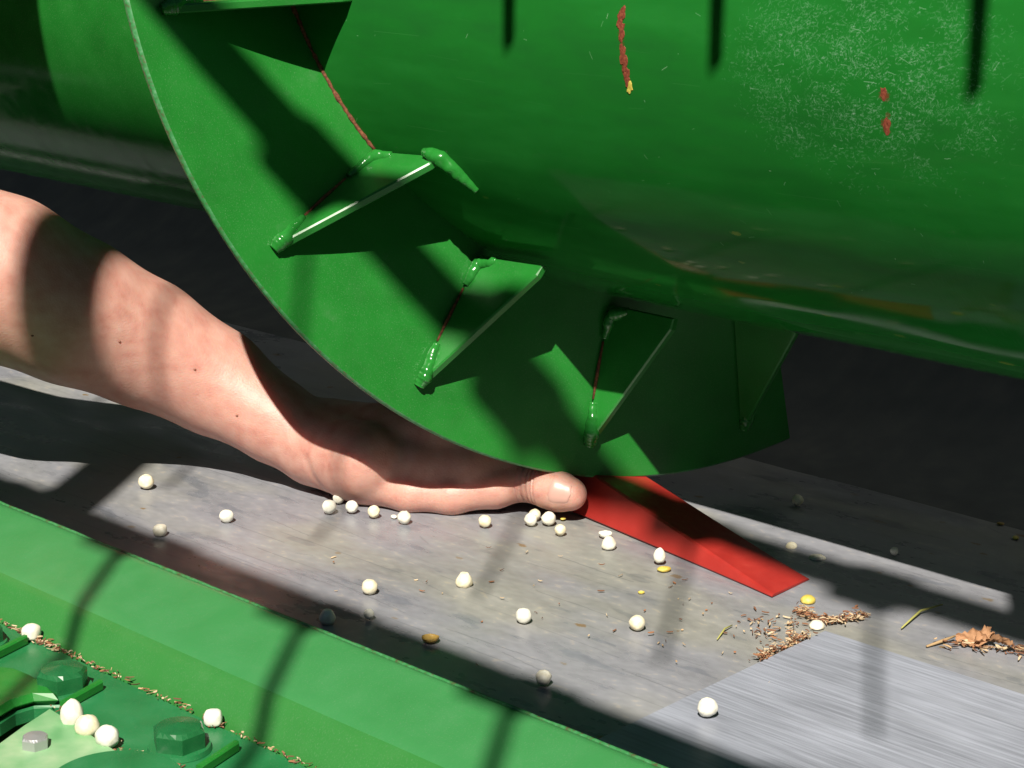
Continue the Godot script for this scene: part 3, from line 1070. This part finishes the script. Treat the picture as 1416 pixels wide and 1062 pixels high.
	for i in 15:
		var row := []
		var s := i / 14.0
		var along := lerpf(-0.0066, 0.0074, s)
		var half := 0.68 * pow(1.0 - pow(absf(s * 2.0 - 1.0), 5.0), 0.3) + 0.02
		for j in 13:
			var t := (j / 12.0 * 2.0 - 1.0)
			var dir := out * cos(t * half) + side * sin(t * half)
			var from := tc + ax * along
			var a := 0.0
			var b := 0.02
			for k in 22:
				var m := (a + b) * 0.5
				if skin_d(from + dir * m, near, 0.0022) < 0.0:
					a = m
				else:
					b = m
			var edge := maxf(pow(absf(t), 6.0), pow(clampf(1.0 - s * 5.0, 0.0, 1.0), 2.0))
			row.append(from + dir * (a + lerpf(0.00055, -0.0003, edge)) - o)
		rows.append(row)
	var nail := put("thumb_nail", sheet(rows), M.nail, pe)
	nail.set_meta("label", "short pale thumb nail facing the camera")

# ---------------------------------------------------------------- seeds
func seed_mesh(r: float, kind: String, sd: int) -> ArrayMesh:
	var n := fnoise(0.42, sd, 2)
	var rows := []
	for i in 15:
		var row := []
		var th := PI * i / 14.0
		for j in 22:
			var ph := TAU * j / 22.0
			var d := Vector3(sin(th) * cos(ph), cos(th), sin(th) * sin(ph))
			var s := 1.0 + 0.10 * n.get_noise_3dv(d * 3.0)
			var p := d * s
			match kind:
				"round":
					p.y *= 0.94
					p.x *= 0.93 + 0.0013 * (sd % 100)
					if p.z > 0.72 + 0.002 * (sd % 90):
						p.z = 0.72 + 0.002 * (sd % 90) + (p.z - 0.72 - 0.002 * (sd % 90)) * 0.3
				"egg":
					p.y *= 1.25
					p.x *= 1.0 - 0.18 * p.y
					p.z *= 1.0 - 0.18 * p.y
				"dome":
					p.y = maxf(p.y, -0.25) * 0.75
				"wedge":
					p.x *= 1.05 - 0.35 * clampf(p.y, -1, 1)
					p.z *= 1.05 - 0.35 * clampf(p.y, -1, 1)
					p.y = clampf(p.y, -0.8, 0.8) * 1.15
				"block":
					p = Vector3(signf(p.x) * pow(absf(p.x), 0.7), signf(p.y) * pow(absf(p.y), 0.7) * 0.9, signf(p.z) * pow(absf(p.z), 0.7)) * 0.9
				"cup":
					if p.y > 0.1:
						p.y = 0.1 - (p.y - 0.1) * 0.75 + 0.25 * n.get_noise_1d(ph * 3.0)
					p.y *= 0.7
				"half": p = Vector3(p.x * 1.15, maxf(p.y, -0.15) * 0.55, p.z * 0.85)
				"flake": p = Vector3(p.x * 1.1, p.y * 0.4, p.z * 0.8)
			row.append(p * r)
		rows.append(row)
	return sheet(rows, 0, true)

func add_seed(x: float, y: float, z: float, r: float, kind: String, m: Material, label: String, scar := false) -> void:
	var i := rng.randi() % 1000
	if m == M.seed:
		m = [M.seed, M.seed, M.seed_tan, M.seed_grey][rng.randi() % 4]
	var s := thing("seed", label, "seed", Vector3(x, y, z), "seeds spilled on the header")
	var b := put("seed_body", seed_mesh(r, kind, i), m, s)
	b.rotation.y = rng.randf() * TAU
	if kind == "round":
		b.rotation.x = rng.randf_range(-0.5, 0.5)
	var low := 0.0
	match kind:
		"egg": low = 1.25
		"dome": low = 0.19
		"wedge": low = 0.92
		"block": low = 0.81
		"cup": low = 0.7
		"half": low = 0.083
		"flake": low = 0.4
		_: low = 0.96
	b.position.y = low * r
	if scar:
		var hm := put("seed_scar", seed_mesh(r * 0.28, "flake", i + 1), M.hilum, s)
		hm.position = Vector3(0.45, 0.96, 0.75).normalized() * r * 0.97 + Vector3(0, low * r, 0)
		hm.rotation = Vector3(0.9, 0.4, 0)

func build_seeds() -> void:
	var f := FLOOR_Y + 0.0002
	add_seed(-0.1026, f, 0.2277, 0.0050, "round", M.seed, "pale seed alone on the lit floor patch under the forearm")
	add_seed(-0.0236, f, 0.2770, 0.0044, "block", M.seed, "squarish pale seed at the edge of the rail's shade, left of the floor")
	add_seed(-0.0147, f, 0.2332, 0.0042, "round", M.seed, "pale round seed midway between the wrist and the green rail")
	add_seed(0.0179, f, 0.1782, 0.0046, "round", M.seed, "round cream seed just below the wrist, first of the row along the hand")
	add_seed(0.0076, f, 0.1610, 0.0037, "round", M.seed, "small shaded seed tucked behind the first seed under the wrist")
	add_seed(0.0271, f, 0.1675, 0.0041, "round", M.seed, "cream seed under the heel of the hand, second of the row")
	add_seed(0.0434, f, 0.1640, 0.0041, "round", M.seed, "cream seed against the heel of the hand, third of the row")
	add_seed(0.0530, f, 0.1560, 0.0024, "flake", M.seed, "tiny seed fragment touching a round seed under the palm")
	add_seed(0.0654, f, 0.1590, 0.0043, "round", M.seed, "round seed beside the tiny fragment under the palm")
	add_seed(0.1051, f, 0.1290, 0.0041, "round", M.seed, "single round seed below the ball of the thumb")
	add_seed(0.1232, f, 0.1073, 0.0041, "round", M.seed, "left front seed of the pair in the gap under the thumb")
	add_seed(0.1180, f, 0.0983, 0.0038, "round", M.seed, "rear seed of the pair in the gap under the thumb")
	add_seed(0.1300, f, 0.0985, 0.0044, "round", M.seed, "round seed right under the thumb joint, nearest the thumb tip")
	add_seed(0.1476, f, 0.1074, 0.0036, "round", M.seed, "smaller yellowish seed in front of the red wedge's thick end")
	add_seed(0.1300, f, 0.0850, 0.0020, "flake", M.seed_yellow, "tiny pale crumb below the thumb nail")
	add_seed(0.1697, f, 0.0915, 0.0041, "cup", M.seed, "broken cup-shaped seed husk leaning on the red wedge")
	add_seed(0.1839, f, 0.1048, 0.0040, "wedge", M.seed, "tooth-shaped pale seed just below the broken husk")
	add_seed(0.2224, f + 0.0012, 0.1047, 0.0036, "egg", M.seed, "egg-shaped seed standing beside the middle of the red wedge")
	add_seed(0.2318, f, 0.1120, 0.0038, "flake", M.seed_yellow, "yellow hull at the foot of the egg-shaped seed")
	add_seed(0.1368, f, 0.2547, 0.0046, "round", M.seed, "large round white seed in the open floor left of centre")
	add_seed(0.1660, f, 0.2092, 0.0044, "wedge", M.seed, "chipped dome of a seed at the centre of the floor")
	add_seed(0.2271, f, 0.2261, 0.0044, "round", M.seed, "round white seed lower centre, right of the chipped one")
	add_seed(0.1515, f, 0.2991, 0.0041, "wedge", M.seed, "broken grey-looking seed in the shade beside the rail")
	add_seed(0.1633, f, 0.2799, 0.0030, "round", M.seed, "small seed half in shade below the large round seed")
	add_seed(0.2104, f, 0.2800, 0.0046, "cup", M.seed_brown, "brownish yellow hull at the shade's edge beyond the rail")
	add_seed(0.2896, f, 0.2787, 0.0041, "round", M.seed, "round seed in the shade strip near the bottom centre")
	add_seed(0.2773, f, 0.1913, 0.0044, "round", M.seed, "round white seed on the stained floor left of the seam")
	add_seed(0.3739, f + 0.0022, 0.2552, 0.0049, "round", M.seed, "largest white seed lying on the brushed sheet at lower right")
	add_seed(0.2599, f, 0.0261, 0.0040, "half", M.seed, "split white seed half on the thin lit strip, left one")
	add_seed(0.2829, f, 0.0322, 0.0043, "half", M.seed, "split greenish seed half on the thin lit strip, right one")
	add_seed(0.3438, f, 0.1205, 0.0042, "dome", M.seed, "white dome of a seed at the sheet corner among brown chaff")
	add_seed(0.3190, f, 0.0933, 0.0042, "dome", M.seed_yellow, "bright yellow seed just beyond the tip of the red wedge")
	add_seed(0.2179, f, -0.0393, 0.0038, "round", M.seed, "grey-looking seed deep in the shade beyond the red wedge")
	add_seed(0.3120, f, -0.0045, 0.0026, "round", M.seed, "small seed in deep shade right of the thin lit strip")
	add_seed(0.3492, f, -0.0804, 0.0024, "flake", M.seed_yellow, "tiny tan fragment far right in the deep shade")
	add_seed(0.3293, f, -0.0969, 0.0022, "flake", M.seed_brown, "tiny brown fragment at the far right, higher in the shade")
	add_seed(0.2452, f, 0.1487, 0.0019, "cup", M.seed_yellow, "small yellowish crumb on the floor left of the seam")
	var y := -0.3249
	add_seed(0.0429, y, 0.4130, 0.0052, "block", M.seed, "white seed in the rail's groove at the far left edge")
	add_seed(0.1966, y, 0.4135, 0.0050, "block", M.seed, "white seed in the rail's groove above the right bolt")
	add_seed(0.1487, y, 0.4610, 0.0056, "egg", M.seed, "left white seed of the three in a row by the left bolt")
	add_seed(0.1637, y, 0.4628, 0.0058, "round", M.seed, "middle white seed of the three in a row by the left bolt")
	add_seed(0.1801, y, 0.4632, 0.0058, "round", M.seed, "right white seed of the three in a row by the left bolt")

# ---------------------------------------------------------------- litter
func flake(st: SurfaceTool, c: Vector3, l: float, w: float, dir: float, tilt: float, curl: float) -> void:
	var b := Basis(Vector3.UP, dir) * Basis(Vector3.RIGHT, tilt)
	var t := Vector3(0, 0.0003, 0)
	var g := rng.randf()
	var tone := Color(0.30, 0.13, 0.06).lerp(Color(0.10, 0.05, 0.03), g * 1.6) if g < 0.6 else Color(0.42, 0.28, 0.15).lerp(Color(0.62, 0.52, 0.36), (g - 0.6) * 2.0)
	var a := []
	for i in 4:
		var s := i / 3.0 - 0.5
		var ww := w * (1.0 - absf(s) * 1.1)
		a.append([c + b * Vector3(s * l, curl * (s * s * 4.0 - 0.3), -ww * 0.5), c + b * Vector3(s * l, curl * (s * s * 4.0 - 0.3), ww * 0.5)])
	for i in 3:
		st.set_color(tone)
		poly(st, [a[i][0] + t, a[i + 1][0] + t, a[i + 1][1] + t, a[i][1] + t], Vector3.UP)
		poly(st, [a[i][0], a[i + 1][0], a[i + 1][1], a[i][1]], Vector3.DOWN)
		poly(st, [a[i][0], a[i + 1][0], a[i + 1][0] + t, a[i][0] + t], b * Vector3(0, 0, -1))
		poly(st, [a[i][1], a[i + 1][1], a[i + 1][1] + t, a[i][1] + t], b * Vector3(0, 0, 1))

func pile(called: String, label: String, m: Material, path: Array, count: int, spread: float, size: float, high := 0.003) -> void:
	var st := begin()
	for i in count:
		var t := rng.randf() * (path.size() - 1)
		var k := mini(int(t), path.size() - 2)
		var p: Vector3 = (path[k] as Vector3).lerp(path[k + 1], t - k)
		p += Vector3(rng.randfn(0, spread), absf(rng.randfn(0, high * 0.5)) + 0.0006, rng.randfn(0, spread))
		flake(st, p, size * rng.randf_range(0.4, 2.1), size * rng.randf_range(0.18, 0.55), rng.randf() * TAU, rng.randfn(0, 0.5), size * rng.randf_range(-0.2, 0.3))
	var o := put(called, done(st), m)
	tag(o, label, "chaff")
	o.set_meta("kind", "stuff")

func build_litter() -> void:
	var f := FLOOR_Y + 0.0003
	pile("chaff", "brown chaff heaped against the seam of the brushed sheet", M.chaff, [Vector3(0.3495, f, 0.181), Vector3(0.3485, f, 0.166), Vector3(0.349, f, 0.150), Vector3(0.350, f, 0.138)], 170, 0.0022, 0.0026, 0.004)
	pile("chaff", "reddish brown chaff beside the yellow seed and the sheet corner", M.chaff, [Vector3(0.3235, f, 0.108), Vector3(0.334, f, 0.115), Vector3(0.346, f, 0.1115), Vector3(0.352, f, 0.100), Vector3(0.355, f, 0.090)], 330, 0.0018, 0.0022, 0.0035)
	pile("chaff", "loose brown bits scattered between the wedge tip and the seam", M.chaff, [Vector3(0.310, f, 0.130), Vector3(0.322, f, 0.148), Vector3(0.333, f, 0.150), Vector3(0.338, f, 0.135), Vector3(0.328, f, 0.122)], 80, 0.005, 0.0024, 0.0015)
	pile("chaff", "pale husk bits spread thinly over the open floor", M.chaff, [Vector3(0.09, f, 0.23), Vector3(0.16, f, 0.19), Vector3(0.24, f, 0.17), Vector3(0.31, f, 0.20), Vector3(0.34, f, 0.21), Vector3(0.25, f, 0.12)], 60, 0.035, 0.002, 0.001)
	pile("chaff", "brown bits around the curled dry leaf at right", M.chaff, [Vector3(0.405, f, 0.096), Vector3(0.418, f, 0.09), Vector3(0.433, f, 0.078), Vector3(0.445, f, 0.075)], 70, 0.0035, 0.0034, 0.003)
	var y := -0.3248
	pile("chaff", "line of chaff caught along the groove of the green rail", M.chaff, [Vector3(-0.05, y, 0.4115), Vector3(0.03, y, 0.4118), Vector3(0.12, y, 0.4118), Vector3(0.28, y, 0.4118), Vector3(0.38, y, 0.4118)], 300, 0.0010, 0.0019, 0.0012)
	pile("chaff", "brown chaff clumps in the rail's groove near the left seed", M.chaff, [Vector3(0.03, y, 0.412), Vector3(0.055, y, 0.4125), Vector3(0.075, y, 0.412), Vector3(0.19, y, 0.412), Vector3(0.2, y, 0.4125)], 150, 0.0016, 0.0022, 0.002)
	pile("chaff", "reddish crumbs round the bolts and the three seeds", M.chaff, [Vector3(0.122, y, 0.456), Vector3(0.145, y, 0.4585), Vector3(0.19, y, 0.4625), Vector3(0.20, y, 0.458), Vector3(0.228, y, 0.455)], 110, 0.0022, 0.0018, 0.0015)
	# curled leaf, straws
	var leaf := thing("dry_leaf", "curled brown dry leaf scrap on the floor at the right edge", "leaf", Vector3(0.421, f, 0.083))
	for q in [[Vector3(-0.004, 0.0035, 0.002), 0.4, 0.017, 0.0085, 0.9], [Vector3(0.007, 0.004, -0.004), -0.35, 0.019, 0.0065, -0.8], [Vector3(0.001, 0.006, 0.0), 1.5, 0.012, 0.006, 0.5]]:
		var ln := fnoise(0.9, 300 + int(q[2] * 1000.0), 2)
		var rows := []
		for i in 13:
			var u := i / 12.0 * 2.0 - 1.0
			var row := []
			for k in 9:
				var v := k / 8.0 * 2.0 - 1.0
				var w: float = q[3] * sqrt(maxf(1.0 - u * u * 0.92, 0.02)) * (1.0 + 0.5 * ln.get_noise_2d(i * 1.3, signf(v) * 9.0))
				var p := Vector3(u * q[2] * 0.5, sin(u * 2.2) * 0.0016 + v * v * 0.0022 + ln.get_noise_2d(u * 3.0, v * 3.0) * 0.0022, v * w * 0.5)
				row.append(q[0] + Basis(Vector3.UP, q[1]) * (Basis(Vector3.RIGHT, q[4]) * p))
			rows.append(row)
		put("leaf_blade", sheet(rows), M.leaf, leaf)
	var s1 := put("straw", tube([Vector3(0.3785, f + 0.001, 0.092), Vector3(0.376, f + 0.0016, 0.078), Vector3(0.374, f + 0.0022, 0.066), Vector3(0.378, f + 0.0025, 0.050)], [0.0004, 0.0006, 0.0007, 0.0004], 7), M.straw)
	tag(s1, "greenish straw lying in the shade's edge beyond the sheet corner", "straw")
	var s2 := put("straw", tube([Vector3(0.3170, f + 0.0008, 0.173), Vector3(0.3120, f + 0.0016, 0.160), Vector3(0.3110, f + 0.001, 0.152)], [0.0003, 0.0005, 0.0003], 7), M.straw)
	tag(s2, "short curved stalk left of the chaff heap on the seam", "straw")
	var s3 := put("straw", tube([Vector3(0.4015, f + 0.0008, 0.104), Vector3(0.4050, f + 0.002, 0.094), Vector3(0.4075, f + 0.003, 0.086)], [0.0006, 0.0009, 0.0006], 7), M.chaff_pale)
	tag(s3, "pale thin straw leaning at the left of the dry leaf", "straw")

# ---------------------------------------------------------------- scene
func _ready() -> void:
	rng.seed = 4242
	var cam := Camera3D.new()
	cam.name = "camera"
	cam.position = Vector3(0.91075, 0.09253, 0.97040)
	cam.rotation_order = EULER_ORDER_YXZ
	cam.rotation = Vector3(-0.2676, 0.7501, 0.0084)
	cam.fov = 21.58
	cam.near = 0.05
	cam.far = 60.0
	add_child(cam)
	cam.current = true
	var we := WorldEnvironment.new()
	we.name = "world"
	var env := Environment.new()
	env.background_mode = Environment.BG_SKY
	var sky := Sky.new()
	var sm := ProceduralSkyMaterial.new()
	sm.sky_top_color = Color(0.34, 0.45, 0.62)
	sm.sky_horizon_color = Color(0.64, 0.69, 0.74)
	sm.ground_bottom_color = Color(0.16, 0.14, 0.10)
	sm.ground_horizon_color = Color(0.30, 0.30, 0.24)
	sm.sky_energy_multiplier = 0.38
	sm.sun_angle_max = 3.0
	sky.sky_material = sm
	env.sky = sky
	env.tonemap_mode = Environment.TONE_MAPPER_LINEAR
	env.tonemap_exposure = 1.62
	env.sdfgi_enabled = true
	env.ssao_enabled = true
	env.ssil_enabled = true
	we.environment = env
	add_child(we)
	var sun := DirectionalLight3D.new()
	sun.name = "sun"
	sun.light_energy = 1.6
	sun.light_color = Color(1.0, 0.97, 0.92)
	sun.light_angular_distance = 0.5
	sun.shadow_enabled = true
	add_child(sun)
	sun.look_at_from_position(SUN * 5.0, Vector3.ZERO, Vector3.UP)

	make_materials()
	build_floor()
	build_rail()
	build_auger()
	build_reel()
	build_wedge()
	build_person()
	build_seeds()
	build_litter()
